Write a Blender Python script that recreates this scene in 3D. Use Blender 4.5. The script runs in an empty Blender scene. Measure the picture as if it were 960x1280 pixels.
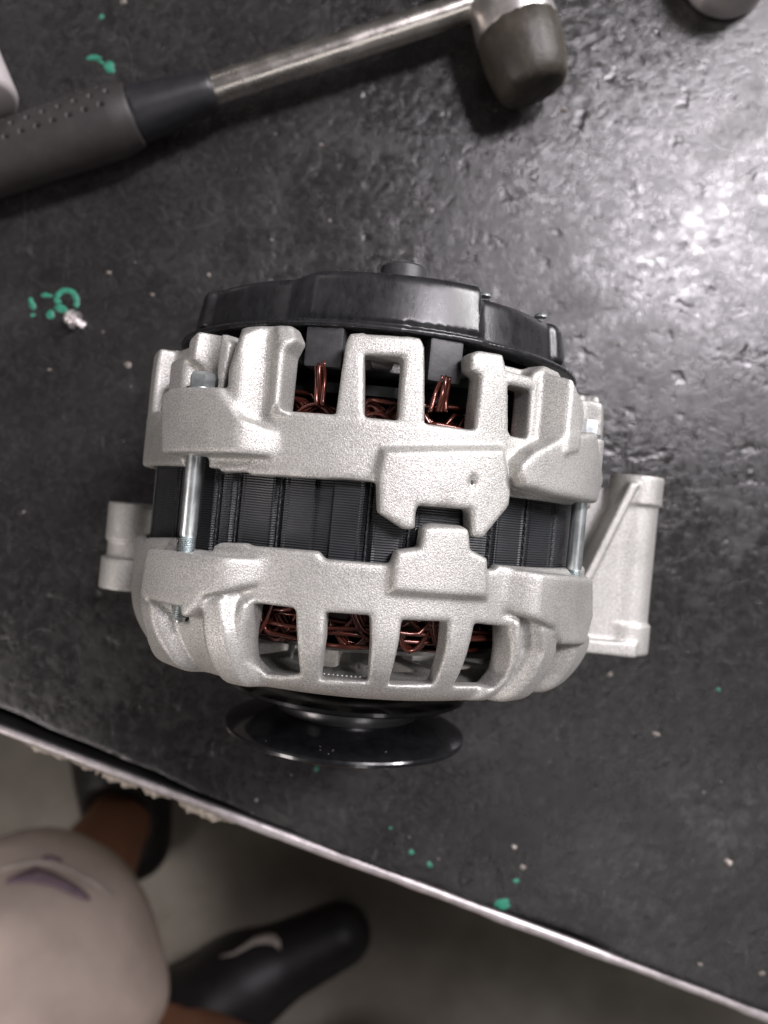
import bpy, bmesh, math, random
import numpy as np
from mathutils import Vector, Matrix, Euler
random.seed(7); rng = np.random.default_rng(7)
S = bpy.context.scene
C = S.collection
R = math.radians

# ------------------------------------------------------------------ camera
CAM_H = 0.311
FPX = 963.0                                   # focal length in pixels of the 960 x 1280 photograph
cam_d = bpy.data.cameras.new('camera')
cam = bpy.data.objects.new('camera', cam_d); C.objects.link(cam)
cam.location = (0, 0, CAM_H)
cam.rotation_euler = (0, 0, 0)
cam_d.sensor_fit = 'VERTICAL'; cam_d.sensor_height = 36.0; cam_d.sensor_width = 27.0
cam_d.lens = FPX / 1280 * 36.0
cam_d.clip_start = 0.005; cam_d.clip_end = 50
cam_d.dof.use_dof = True
cam_d.dof.focus_distance = 0.178
cam_d.dof.aperture_fstop = 12.0
S.camera = cam

# ------------------------------------------------------------------ light
w = bpy.data.worlds.new('World'); S.world = w; w.use_nodes = True
bg = w.node_tree.nodes['Background']
bg.inputs[0].default_value = (1.0, 0.97, 0.95, 1); bg.inputs[1].default_value = 0.08

def area(name, loc, target, sx, sy, power, col, roll=0.0):
    l = bpy.data.lights.new(name, 'AREA'); l.shape = 'RECTANGLE'; l.size = sx; l.size_y = sy
    l.energy = power; l.color = col
    o = bpy.data.objects.new(name, l); C.objects.link(o); o.location = loc
    q = (Vector(target) - Vector(loc)).to_track_quat('-Z', 'Y')
    o.rotation_euler = (q.to_matrix() @ Matrix.Rotation(roll, 3, 'Z')).to_euler()
    return o
area('ceiling_light', (1.90, 1.30, 1.42), (0, 0, 0), 1.0, 0.40, 66, (1.0, 0.97, 0.98), R(25))
tube = area('ceiling_light', (1.04, 0.90, 2.05), (1.04, 0.90, 0), 0.80, 0.30, 60, (1.0, 0.94, 1.0))
tube.rotation_euler = (0, 0, R(28))
area('workshop_light', (-1.30, -0.85, 1.0), (0, 0, 0), 0.9, 0.35, 13, (1.0, 0.91, 0.88), R(-20))
area('ceiling_light', (-1.35, 1.80, 1.35), (0, 0, 0), 1.2, 0.45, 4, (1.0, 0.94, 0.90), R(-20))
area('ceiling_light', (0.85, -1.15, 2.1), (0, 0, 0), 1.2, 0.35, 4, (1.0, 0.96, 0.95), R(10))

S.view_settings.view_transform = 'Standard'; S.view_settings.look = 'None'
S.view_settings.exposure = -0.10; S.view_settings.gamma = 1.0
S.view_settings.use_curve_mapping = False
S.render.engine = 'CYCLES'
S.cycles.use_denoising = True
S.cycles.max_bounces = 7
S.cycles.caustics_reflective = False; S.cycles.caustics_refractive = False

# ------------------------------------------------------------------ placing helpers
AXIS_H = 0.071                                # height of the alternator's shaft above the mat
TURN = R(5.5)
OX = -0.0057
HA = (CAM_H - AXIS_H) * 1000                  # mm from camera to shaft level

def at(px, py, z=0.0):
    """photograph pixel -> world point at height z (metres)"""
    d = CAM_H - z
    return Vector(((px - 480) / FPX * d, (640 - py) / FPX * d, z))

def drum_ray(px, py):
    x, y = (px - 480) / FPX, (640 - py) / FPX
    ca, sa = math.cos(TURN), math.sin(TURN)
    return (-OX * 1000 * ca, -OX * 1000 * sa, HA), (x * ca - y * sa, x * sa + y * ca, -1.0)

def on_drum(px, py, rad=67.5):
    """photograph pixel -> (angle in radians, axial mm) on the alternator's drum of that radius"""
    o, d = drum_ray(px, py)
    A = d[0]**2 + d[2]**2; B = 2 * (o[0]*d[0] + o[2]*d[2]); Cc = o[0]**2 + o[2]**2 - rad*rad
    D = max(B*B - 4*A*Cc, 0.0)
    t = (-B - math.sqrt(D)) / (2 * A)
    p = [o[i] + t * d[i] for i in range(3)]
    return math.atan2(p[0], p[2]), p[1]

# ------------------------------------------------------------------ object helpers
def tag(o, label=None, cat=None, group=None, kind=None):
    if label: o['label'] = label
    if cat: o['category'] = cat
    if group: o['group'] = group
    if kind: o['kind'] = kind
    return o

def empty(name, loc=(0, 0, 0), rz=0.0):
    o = bpy.data.objects.new(name, None); C.objects.link(o)
    o.location = loc; o.rotation_euler = (0, 0, rz); o.empty_display_size = 0.02
    return o

def link_mesh(name, me, m, parent=None, smooth=True):
    if m is not None and not me.materials: me.materials.append(m)
    if smooth:
        me.polygons.foreach_set('use_smooth', np.ones(len(me.polygons), dtype=bool))
    o = bpy.data.objects.new(name, me); C.objects.link(o)
    if parent is not None: o.parent = parent
    return o

def mesh_np(name, V, Fq, m, parent=None, smooth=True):
    me = bpy.data.meshes.new(name)
    me.from_pydata([tuple(v) for v in V] if not isinstance(V, np.ndarray) else V.tolist(), [], Fq.tolist() if isinstance(Fq, np.ndarray) else Fq)
    me.update()
    return link_mesh(name, me, m, parent, smooth)

def from_bm(name, bm, m, parent=None, smooth=True, sharp=None):
    me = bpy.data.meshes.new(name)
    bmesh.ops.recalc_face_normals(bm, faces=bm.faces)
    bm.to_mesh(me); bm.free()
    o = link_mesh(name, me, m, parent, smooth)
    if sharp is not None:
        try: me.set_sharp_from_angle(angle=R(sharp))
        except Exception: pass
    return o

def lathe_bm(profile, n=96, closed=True):
    """profile of (axial, radius); turned about the local Y axis"""
    bm = bmesh.new(); rings = []
    for a, r in profile:
        if r < 1e-7:
            rings.append([bm.verts.new((0, a, 0))])
        else:
            rings.append([bm.verts.new((r*math.sin(2*math.pi*k/n), a, r*math.cos(2*math.pi*k/n))) for k in range(n)])
    for A, B in zip(rings[:-1], rings[1:]):
        for k in range(n):
            k2 = (k + 1) % n
            if len(A) == 1 and len(B) == 1: continue
            if len(A) == 1: bm.faces.new((A[0], B[k], B[k2]))
            elif len(B) == 1: bm.faces.new((A[k], B[0], A[k2]))
            else: bm.faces.new((A[k], B[k], B[k2], A[k2]))
    return bm

def box_bm(sx, sy, sz, bev=0.0, seg=2, bm=None, mat=None):
    own = bm is None
    b = bmesh.new()
    bmesh.ops.create_cube(b, size=1.0)
    for v in b.verts: v.co = Vector((v.co.x*sx, v.co.y*sy, v.co.z*sz))
    if bev: bmesh.ops.bevel(b, geom=list(b.edges), offset=bev, segments=seg, affect='EDGES', profile=0.6)
    if mat is not None: b.transform(mat)
    if own: return b
    tmp = bpy.data.meshes.new('tmp'); b.to_mesh(tmp); b.free(); bm.from_mesh(tmp); bpy.data.meshes.remove(tmp)
    return bm

def tube_arrays(pts, rad, n=8, V=None, Fq=None, cap=True):
    pts = [Vector(p) for p in pts]; V = [] if V is None else V; Fq = [] if Fq is None else Fq
    base = len(V); up = None
    for i, p in enumerate(pts):
        t = (pts[min(i+1, len(pts)-1)] - pts[max(i-1, 0)]).normalized()
        if up is None:
            up = t.orthogonal().normalized()
        up = (up - t * up.dot(t))
        up = up.normalized() if up.length > 1e-6 else t.orthogonal().normalized()
        sd = t.cross(up)
        r = rad[i] if isinstance(rad, (list, tuple)) else rad
        for k in range(n):
            a = 2*math.pi*k/n
            V.append(tuple(p + up*(math.cos(a)*r) + sd*(math.sin(a)*r)))
    for i in range(len(pts)-1):
        for k in range(n):
            a, b = base+i*n+k, base+i*n+(k+1) % n
            Fq.append((a, b, b+n, a+n))
    if cap:
        Fq.append(tuple(base+k for k in reversed(range(n)))); e = base+(len(pts)-1)*n
        Fq.append(tuple(e+k for k in range(n)))
    return V, Fq

# ------------------------------------------------------------------ distance-field modelling (cast and moulded shapes)
def smin(a, b, k):
    h = np.clip(0.5 + 0.5*(b-a)/k, 0, 1)
    return b*(1-h) + a*h - k*h*(1-h)
def smax(a, b, k): return -smin(-a, -b, k)

def poly_sdf(poly, X, Y):
    poly = np.asarray(poly, dtype=np.float32); n = len(poly)
    d = np.full(X.shape, 1e9, dtype=np.float32); sgn = np.ones(X.shape, dtype=np.float32)
    for i in range(n):
        a = poly[i]; b = poly[i-1]
        ex, ey = b[0]-a[0], b[1]-a[1]
        wx, wy = X-a[0], Y-a[1]
        t = np.clip((wx*ex+wy*ey)/max(ex*ex+ey*ey, 1e-9), 0, 1)
        d = np.minimum(d, (wx-ex*t)**2+(wy-ey*t)**2)
        c1 = Y >= a[1]; c2 = Y < b[1]; c3 = ex*wy > ey*wx
        sgn = np.where((c1 & c2 & c3) | (~c1 & ~c2 & ~c3), -sgn, sgn)
    return sgn*np.sqrt(d)

def nets(F, org, h):
    """naive surface nets: level set F = 0 of a regular grid -> vertices, quads"""
    s = F < 0
    cs = np.zeros(tuple(n-1 for n in F.shape), dtype=np.int8)
    sl = lambda d, n: slice(d, n-1+d)
    corners = [(i, j, k) for i in (0, 1) for j in (0, 1) for k in (0, 1)]
    for c in corners:
        cs += s[sl(c[0], F.shape[0]), sl(c[1], F.shape[1]), sl(c[2], F.shape[2])]
    I = np.argwhere((cs > 0) & (cs < 8))
    idx = np.full(cs.shape, -1, dtype=np.int64); idx[tuple(I.T)] = np.arange(len(I))
    acc = np.zeros((len(I), 3)); cnt = np.zeros(len(I))
    for a in corners:
        for ax in range(3):
            if a[ax]: continue
            b = list(a); b[ax] = 1
            fa = F[I[:, 0]+a[0], I[:, 1]+a[1], I[:, 2]+a[2]]; fb = F[I[:, 0]+b[0], I[:, 1]+b[1], I[:, 2]+b[2]]
            m = (fa < 0) != (fb < 0)
            t = np.where(m, fa/np.where(m, fa-fb, 1), 0)
            p = np.tile(np.array(a, float), (len(I), 1)); p[:, ax] += t
            acc[m] += p[m]; cnt += m
    V = (I + acc/np.maximum(cnt, 1)[:, None])*h + np.asarray(org)
    Q = []
    for ax in range(3):
        u, v = (ax+1) % 3, (ax+2) % 3
        n = F.shape
        A = [slice(None)]*3; B = [slice(None)]*3
        A[ax] = slice(0, n[ax]-1); B[ax] = slice(1, n[ax])
        ch = np.argwhere(s[tuple(A)] != s[tuple(B)])
        ch = ch[(ch[:, u] > 0) & (ch[:, v] > 0) & (ch[:, u] < n[u]-1) & (ch[:, v] < n[v]-1)]
        q = []
        for du, dv in ((1, 1), (0, 1), (0, 0), (1, 0)):
            c = ch.copy(); c[:, u] -= du; c[:, v] -= dv
            q.append(idx[tuple(c.T)])
        q = np.stack(q, 1)
        inside = s[tuple(ch.T)]
        q[~inside] = q[~inside][:, ::-1]
        Q.append(q)
    return V, np.concatenate(Q)

def relax(V, Q, it=1, f=0.5):
    e = np.concatenate([Q[:, [0, 1]], Q[:, [1, 2]], Q[:, [2, 3]], Q[:, [3, 0]]]); e = np.concatenate([e, e[:, ::-1]])
    n = np.bincount(e[:, 0], minlength=len(V))[:, None]
    for _ in range(it):
        a = np.stack([np.bincount(e[:, 0], weights=V[e[:, 1], c], minlength=len(V)) for c in range(3)], 1)/np.maximum(n, 1)
        V = V + f*(a-V)
    return V

def grid(lo, hi, h):
    ax = [np.arange(lo[i], hi[i]+h, h, dtype=np.float32) for i in range(3)]
    return np.meshgrid(*ax, indexing='ij', sparse=False)

def sd_box(X, Y, Z, c, b, r=0.0, M=None):
    p = [X-c[0], Y-c[1], Z-c[2]]
    if M is not None:
        p = [M[i][0]*p[0]+M[i][1]*p[1]+M[i][2]*p[2] for i in range(3)]
    q = [np.abs(p[i])-(b[i]-r) for i in range(3)]
    return np.sqrt(np.maximum(q[0], 0)**2+np.maximum(q[1], 0)**2+np.maximum(q[2], 0)**2)+np.minimum(np.maximum(q[0], np.maximum(q[1], q[2])), 0)-r

def sd_cone(X, Y, Z, a, b, ra, rb):
    a = np.asarray(a, float); b = np.asarray(b, float); ba = b-a
    t = np.clip(((X-a[0])*ba[0]+(Y-a[1])*ba[1]+(Z-a[2])*ba[2])/float(ba@ba), 0, 1)
    return np.sqrt((X-a[0]-ba[0]*t)**2+(Y-a[1]-ba[1]*t)**2+(Z-a[2]-ba[2]*t)**2)-(ra+(rb-ra)*t)

# ------------------------------------------------------------------ materials
def mat(name):
    m = bpy.data.materials.new(name); m.use_nodes = True
    nt = m.node_tree; b = nt.nodes['Principled BSDF']
    return m, nt, b
def nd(nt, t, **kw):
    n = nt.nodes.new(t)
    for k, v in kw.items():
        if hasattr(n, k) and not k.startswith('in_'): setattr(n, k, v)
        elif k.startswith('in_'): n.inputs[k[3:].replace('_', ' ')].default_value = v
    return n
def ramp(nt, src, stops):
    r = nt.nodes.new('ShaderNodeValToRGB'); e = r.color_ramp.elements
    while len(e) > len(stops): e.remove(e[-1])
    while len(e) < len(stops): e.new(0.5)
    for el, (p, c) in zip(e, stops):
        el.position = p; el.color = c if len(c) == 4 else (*c, 1)
    nt.links.new(src, r.inputs[0]); return r.outputs[0]
def g(v): return (v, v, v)
def simple(name, col, rough=0.5, metal=0.0, nscale=None, namt=0.15, bump=0.0, bscale=None, bdist=0.0002, coat=0.0, rvar=0.0, spec=0.5):
    m, nt, b = mat(name); L = nt.links.new
    b.inputs['Base Color'].default_value = (*col, 1); b.inputs['Roughness'].default_value = rough; b.inputs['Metallic'].default_value = metal
    b.inputs['Specular IOR Level'].default_value = spec
    if coat: b.inputs['Coat Weight'].default_value = coat
    tc = nd(nt, 'ShaderNodeTexCoord')
    if nscale:
        n = nd(nt, 'ShaderNodeTexNoise', in_Scale=nscale, in_Detail=6.0, in_Roughness=0.65); L(tc.outputs['Object'], n.inputs['Vector'])
        c = ramp(nt, n.outputs['Fac'], [(0.3, tuple(x*(1-namt) for x in col)), (0.7, tuple(min(1, x*(1+namt)) for x in col))])
        L(c, b.inputs['Base Color'])
        if rvar:
            rr = ramp(nt, n.outputs['Fac'], [(0.3, g(rough-rvar)), (0.7, g(rough+rvar))]); L(rr, b.inputs['Roughness'])
    if bump:
        n2 = nd(nt, 'ShaderNodeTexNoise', in_Scale=bscale or 500.0, in_Detail=4.0, in_Roughness=0.6); L(tc.outputs['Object'], n2.inputs['Vector'])
        bp = nd(nt, 'ShaderNodeBump', in_Strength=bump, in_Distance=bdist); L(n2.outputs['Fac'], bp.inputs['Height']); L(bp.outputs[0], b.inputs['Normal'])
    return m

def make_cast():
    m, nt, b = mat('sandblasted_aluminium'); L = nt.links.new
    tc = nd(nt, 'ShaderNodeTexCoord')
    n = nd(nt, 'ShaderNodeTexNoise', in_Scale=2700.0, in_Detail=2.0, in_Roughness=0.7); L(tc.outputs['Object'], n.inputs['Vector'])
    big = nd(nt, 'ShaderNodeTexNoise', in_Scale=45.0, in_Detail=5.0, in_Roughness=0.6); L(tc.outputs['Object'], big.inputs['Vector'])
    c1 = ramp(nt, n.outputs['Fac'], [(0.32, (0.37, 0.362, 0.342)), (0.5, (0.58, 0.57, 0.54)), (0.68, (0.83, 0.82, 0.785))])
    c2 = ramp(nt, big.outputs['Fac'], [(0.28, g(0.70)), (0.48, g(0.90)), (0.66, g(1.0))])
    mx = nd(nt, 'ShaderNodeMix', data_type='RGBA', blend_type='MULTIPLY'); mx.inputs['Factor'].default_value = 1.0
    L(c1, mx.inputs[6]); L(c2, mx.inputs[7])
    # small grubby handling marks
    st = nd(nt, 'ShaderNodeTexNoise', in_Scale=130.0, in_Detail=3.0, in_Roughness=0.5); L(tc.outputs['Object'], st.inputs['Vector'])
    sf = ramp(nt, st.outputs['Fac'], [(0.69, g(0)), (0.78, g(0.5))])
    mx2 = nd(nt, 'ShaderNodeMix', data_type='RGBA'); L(sf, mx2.inputs['Factor']); L(mx.outputs[2], mx2.inputs[6]); mx2.inputs[7].default_value = (0.28, 0.26, 0.25, 1)
    L(mx2.outputs[2], b.inputs['Base Color'])
    b.inputs['Metallic'].default_value = 0.62
    rr = ramp(nt, n.outputs['Fac'], [(0.3, g(0.64)), (0.7, g(0.42))]); L(rr, b.inputs['Roughness'])
    bp = nd(nt, 'ShaderNodeBump', in_Strength=0.55, in_Distance=0.00022); L(n.outputs['Fac'], bp.inputs['Height']); L(bp.outputs[0], b.inputs['Normal'])
    return m
M_CAST = make_cast()

def make_mat_rubber():
    m, nt, b = mat('worn_black_rubber'); L = nt.links.new
    tc = nd(nt, 'ShaderNodeTexCoord'); V = tc.outputs['Object']
    n1 = nd(nt, 'ShaderNodeTexNoise', in_Scale=28.0, in_Detail=6.0, in_Roughness=0.6); L(V, n1.inputs['Vector'])
    n2 = nd(nt, 'ShaderNodeTexNoise', in_Scale=190.0, in_Detail=6.0, in_Roughness=0.7, in_Distortion=1.4); L(V, n2.inputs['Vector'])
    n3 = nd(nt, 'ShaderNodeTexNoise', in_Scale=900.0, in_Detail=3.0); L(V, n3.inputs['Vector'])
    vo = nd(nt, 'ShaderNodeTexVoronoi', in_Scale=150.0, in_Randomness=1.0); vo.feature = 'SMOOTH_F1'; L(V, vo.inputs['Vector'])
    c1 = ramp(nt, n1.outputs['Fac'], [(0.27, (0.013, 0.0124, 0.0121)), (0.5, (0.021, 0.0200, 0.0196)), (0.75, (0.031, 0.0297, 0.0290))])
    c2 = ramp(nt, n2.outputs['Fac'], [(0.33, g(0.72)), (0.52, g(1.0)), (0.70, g(1.4))])
    mx = nd(nt, 'ShaderNodeMix', data_type='RGBA', blend_type='MULTIPLY'); mx.inputs['Factor'].default_value = 1.0
    L(c1, mx.inputs[6]); L(c2, mx.inputs[7])
    # pale scuffs: stretched noise
    mp = nd(nt, 'ShaderNodeMapping'); mp.inputs['Scale'].default_value = (1.0, 0.16, 1.0); mp.inputs['Rotation'].default_value = (0, 0, R(35)); L(V, mp.inputs['Vector'])
    sc = nd(nt, 'ShaderNodeTexNoise', in_Scale=260.0, in_Detail=3.0, in_Roughness=0.5, in_Distortion=1.5); L(mp.outputs[0], sc.inputs['Vector'])
    sf = ramp(nt, sc.outputs['Fac'], [(0.66, g(0)), (0.78, g(0.5))])
    mx2 = nd(nt, 'ShaderNodeMix', data_type='RGBA'); L(sf, mx2.inputs['Factor']); L(mx.outputs[2], mx2.inputs[6]); mx2.inputs[7].default_value = (0.085, 0.083, 0.082, 1)
    L(mx2.outputs[2], b.inputs['Base Color'])
    # gloss: worn shiny with dull oily smears
    rr = ramp(nt, n1.outputs['Fac'], [(0.30, g(0.34)), (0.50, g(0.27)), (0.72, g(0.22))])
    n5 = nd(nt, 'ShaderNodeTexNoise', in_Scale=16.0, in_Detail=4.0, in_Roughness=0.55, in_Distortion=0.6); L(V, n5.inputs['Vector'])
    r5 = ramp(nt, n5.outputs['Fac'], [(0.36, g(0.16)), (0.52, g(0.0))])
    ad = nd(nt, 'ShaderNodeMath', operation='ADD'); L(rr, ad.inputs[0]); L(r5, ad.inputs[1]); 
    a9 = nd(nt, 'ShaderNodeMath', operation='MULTIPLY_ADD'); L(n2.outputs['Fac'], a9.inputs[0]); a9.inputs[1].default_value = 0.55; L(ad.outputs[0], a9.inputs[2])
    a8 = nd(nt, 'ShaderNodeMath', operation='SUBTRACT'); a8.use_clamp = True; L(a9.outputs[0], a8.inputs[0]); a8.inputs[1].default_value = 0.32
    L(a8.outputs[0], b.inputs['Roughness'])
    b.inputs['Specular IOR Level'].default_value = 0.6
    # relief
    pits = nd(nt, 'ShaderNodeTexNoise', in_Scale=105.0, in_Detail=2.0, in_Roughness=0.5); L(V, pits.inputs['Vector'])
    pf = ramp(nt, pits.outputs['Fac'], [(0.25, g(0.0)), (0.38, g(1.0))])
    a1 = nd(nt, 'ShaderNodeMath', operation='MULTIPLY_ADD'); L(n2.outputs['Fac'], a1.inputs[0]); a1.inputs[1].default_value = 0.9; L(pf, a1.inputs[2])
    a2 = nd(nt, 'ShaderNodeMath', operation='MULTIPLY_ADD'); L(n3.outputs['Fac'], a2.inputs[0]); a2.inputs[1].default_value = 0.12; L(a1.outputs[0], a2.inputs[2])
    a3 = nd(nt, 'ShaderNodeMath', operation='MULTIPLY_ADD'); L(vo.outputs['Distance'], a3.inputs[0]); a3.inputs[1].default_value = 0.2; L(a2.outputs[0], a3.inputs[2])
    bp = nd(nt, 'ShaderNodeBump', in_Strength=0.34, in_Distance=0.0007); L(a3.outputs[0], bp.inputs['Height']); L(bp.outputs[0], b.inputs['Normal'])
    return m
M_RUBBER = make_mat_rubber()

def make_stator():
    m, nt, b = mat('black_lamination_steel'); L = nt.links.new
    tc = nd(nt, 'ShaderNodeTexCoord')
    wv = nd(nt, 'ShaderNodeTexWave', in_Scale=520.0, in_Distortion=1.2, in_Detail=2.0); wv.bands_direction = 'Y'; L(tc.outputs['Object'], wv.inputs['Vector'])
    wv.inputs['Detail Scale'].default_value = 0.4
    n = nd(nt, 'ShaderNodeTexNoise', in_Scale=180.0, in_Detail=4.0); L(tc.outputs['Object'], n.inputs['Vector'])
    c = ramp(nt, wv.outputs['Fac'], [(0.2, (0.012, 0.013, 0.015)), (0.8, (0.035, 0.038, 0.042))]); L(c, b.inputs['Base Color'])
    r = ramp(nt, n.outputs['Fac'], [(0.3, g(0.32)), (0.7, g(0.48))]); L(r, b.inputs['Roughness'])
    b.inputs['Metallic'].default_value = 0.15
    bp = nd(nt, 'ShaderNodeBump', in_Strength=0.55, in_Distance=0.00025); L(wv.outputs['Fac'], bp.inputs['Height']); L(bp.outputs[0], b.inputs['Normal'])
    return m
M_STATOR = make_stator()

def make_black_plastic():
    m, nt, b = mat('moulded_black_plastic'); L = nt.links.new
    tc = nd(nt, 'ShaderNodeTexCoord')
    mp = nd(nt, 'ShaderNodeMapping'); mp.inputs['Scale'].default_value = (1.0, 0.45, 1.0); L(tc.outputs['Object'], mp.inputs['Vector'])
    n = nd(nt, 'ShaderNodeTexNoise', in_Scale=420.0, in_Detail=5.0, in_Roughness=0.7); L(mp.outputs[0], n.inputs['Vector'])
    c = ramp(nt, n.outputs['Fac'], [(0.35, (0.013, 0.013, 0.014)), (0.66, (0.024, 0.024, 0.026)), (0.8, (0.06, 0.06, 0.062))]); L(c, b.inputs['Base Color'])
    r = ramp(nt, n.outputs['Fac'], [(0.3, g(0.24)), (0.7, g(0.36))]); L(r, b.inputs['Roughness'])
    bp = nd(nt, 'ShaderNodeBump', in_Strength=0.18, in_Distance=0.0002); L(n.outputs['Fac'], bp.inputs['Height']); L(bp.outputs[0], b.inputs['Normal'])
    return m
M_PLAST = make_black_plastic()
M_DARKPL = simple('dark_grey_plastic', (0.05, 0.05, 0.052), 0.48, nscale=300, namt=0.4, bump=0.25, bscale=700)
M_PULLEY = simple('black_lacquered_steel', (0.009, 0.009, 0.010), 0.20, 0.0, nscale=260, namt=0.4, bump=0.05, bscale=120, coat=0.4, rvar=0.05)
M_ZINC = simple('bright_zinc_plating', (0.68, 0.73, 0.735), 0.36, 0.9, nscale=240, namt=0.18, bump=0.12, bscale=600, rvar=0.08)
M_STEEL = simple('ground_steel', (0.50, 0.50, 0.49), 0.42, 0.6, nscale=120, namt=0.25, bump=0.1, bscale=700)
M_DARKST = simple('dark_rotor_steel', (0.03, 0.03, 0.032), 0.42, 0.6, nscale=150, namt=0.4)
M_COPPER = simple('enamelled_copper', (0.13, 0.034, 0.022), 0.26, 0.65, nscale=200, namt=0.45, coat=0.7)
M_GREEN = simple('green_paint', (0.030, 0.20, 0.13), 0.4, nscale=500, namt=0.5, bump=0.2, bscale=600)
M_CRUMB = simple('pale_swarf', (0.36, 0.32, 0.29), 0.5, 0.2, nscale=300, namt=0.4)
M_GRIP = simple('grey_rubber_grip', (0.027, 0.0232, 0.0225), 0.55, nscale=160, namt=0.25, bump=0.2, bscale=900)
M_COLLAR = simple('black_grip_collar', (0.013, 0.013, 0.015), 0.42, nscale=180, namt=0.4, bump=0.15, bscale=500)
M_SHAFT = simple('scratched_chrome_tube', (0.76, 0.71, 0.66), 0.27, 1.0, nscale=90, namt=0.16, bump=0.12, bscale=300, rvar=0.08)
M_HEAD = simple('worn_steel_head', (0.58, 0.55, 0.53), 0.36, 0.85, nscale=120, namt=0.35, bump=0.2, bscale=350)
M_NYLON = simple('grubby_rubber_face', (0.046, 0.039, 0.030), 0.5, nscale=85, namt=0.55, bump=0.35, bscale=260, bdist=0.0008)
M_CHROME = simple('polished_chrome', (0.92, 0.86, 0.86), 0.36, 0.8, nscale=60, namt=0.1, bump=0.05, bscale=150)
M_WHITE = simple('pinkish_white_plastic', (0.50, 0.46, 0.46), 0.42, nscale=40, namt=0.06)

# ------------------------------------------------------------------ the bench: tabletop, edge strip, rubber mat
E0, E1 = at(0, 898), at(960, 1256)              # front edge of the mat
ED = (E1 - E0).normalized()                     # along the edge (to the right)
EN = Vector((-ED.y, ED.x, 0))                   # away from the edge, onto the bench
def edge_pt(t, n, z=0.0): return E0 + ED*t + EN*n + Vector((0, 0, z))
ELEN = (E1 - E0).length

FLOOR_Z = -0.80
bench = tag(empty('workbench', (0, 0.5, FLOOR_Z)), 'long workbench with a scuffed pale metal front edge, under the black rubber mat', 'workbench')
binv = Vector((0, 0.5, FLOOR_Z))
T0, T1 = -0.75, ELEN + 0.75
def slab(name, prof, mtl, parent, off):
    """extrude an (n, z) profile along the bench's front edge"""
    bm = bmesh.new()
    A = [bm.verts.new(edge_pt(T0, n, z) - off) for n, z in prof]; B = [bm.verts.new(edge_pt(T1, n, z) - off) for n, z in prof]
    for i in range(len(prof)):
        j = (i+1) % len(prof); bm.faces.new((A[i], B[i], B[j], A[j]))
    bm.faces.new(A); bm.faces.new(list(reversed(B)))
    return from_bm(name, bm, mtl, parent, smooth=False)
M_WOOD = simple('plywood', (0.30, 0.22, 0.15), 0.7, nscale=60, namt=0.3, bump=0.2, bscale=150)
M_EDGE = simple('scuffed_edge_metal', (0.62, 0.57, 0.57), 0.38, 0.55, nscale=160, namt=0.3, bump=0.35, bscale=260, bdist=0.0005)
slab('tabletop', [(0.0105, -0.034), (0.75, -0.034), (0.75, -0.0042), (0.0105, -0.0042)], simple('bare_table_steel', (0.035, 0.034, 0.034), 0.5, 0.4, nscale=90, namt=0.4), bench, binv)

# front edge strip, thin and slightly uneven
V, Fq = [], []
NS = 420
for i in range(NS+1):
    t = T0 + (T1-T0)*i/NS
    e = -0.0022*max(0.0, 1-max(0.0, t/ELEN)/0.36) + 0.0004*math.sin(t*60) + 0.0003*math.sin(t*173+1) + 0.00025*random.uniform(-1, 1)
    for n, z in ((0.0100, -0.0300), (0.0100, -0.0335), (-0.0080-e, -0.0335), (-0.0080-e, -0.0245), (-0.0084-e, -0.0050), (-0.0074-e*0.5, -0.0022), (-0.0048, -0.0016), (-0.0038, -0.0024), (-0.0038, -0.0295)):
        V.append(tuple(edge_pt(t, n, z) - binv))
for i in range(NS):
    for k in range(9):
        a, b = i*9+k, i*9+(k+1) % 9; Fq.append((a, b, b+9, a+9))
mesh_np('edge_strip', V, Fq, M_EDGE, bench)
slab('gap_shade_strip', [(-0.0037, -0.0294), (-0.0030, -0.0294), (-0.0030, -0.0027), (-0.0037, -0.0027)], bpy.data.materials['bare_table_steel'], bench, binv)  # added dark liner, its colour stands in for shade in the mat gap
for sx in (0.1, 0.62):
    for ny in (0.06, 0.66):
        p = edge_pt(sx*1.1 - 0.42 + ny*0.0 - (0.25 if sx < 0.3 else -0.35), ny + 0.12, 0)
        bm = box_bm(0.05, 0.05, 0.764, 0.003); bm.transform(Matrix.Translation(Vector((p.x, p.y, -0.417)) - binv)); from_bm('leg', bm, M_DARKST, bench, smooth=False)

# torn fibres hanging off the edge (photo: x 0..330)
V, Fq = [], []
def flake(p, along, out, zt):
    b = len(V); n = 7
    for i in range(n):
        f = i/(n-1); c = p + ED*(along*(f-0.5))
        wv = math.sin(f*math.pi)**0.7
        j = EN*(-out*wv*random.uniform(0.6, 1.0))
        V.append(tuple(c + Vector((0, 0, zt)) + EN*0.0006)); V.append(tuple(c + j + Vector((0, 0, zt-random.uniform(0.0006, 0.003)))))
        V.append(tuple(c + j*0.9 + Vector((0, 0, zt-0.0042)))); V.append(tuple(c + Vector((0, 0, zt-0.0032)) + EN*0.0006))
    for i in range(n-1):
        for k in range(4):
            a, d = b+i*4+k, b+i*4+(k+1) % 4; Fq.append((a, d, d+4, a+4))
    Fq.append((b, b+1, b+2, b+3)); e = b+(n-1)*4; Fq.append((e+3, e+2, e+1, e))
for i in range(150):
    px = random.uniform(-60, 330) if i < 140 else random.uniform(330, 420)
    t = px/960*ELEN
    env = max(0.15, 1-abs(px-200)/230)
    flake(edge_pt(t, -0.0072, -0.0035 - random.uniform(0, 0.012)) - binv, random.uniform(0.004, 0.018), random.uniform(0.0020, 0.0098)*env, 0)
fr = mesh_np('torn_fibres', V, Fq, simple('torn_fibre', (0.42, 0.37, 0.31), 0.8, nscale=500, namt=0.5, bump=0.4, bscale=900), bench); fr['kind'] = 'stuff'

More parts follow.
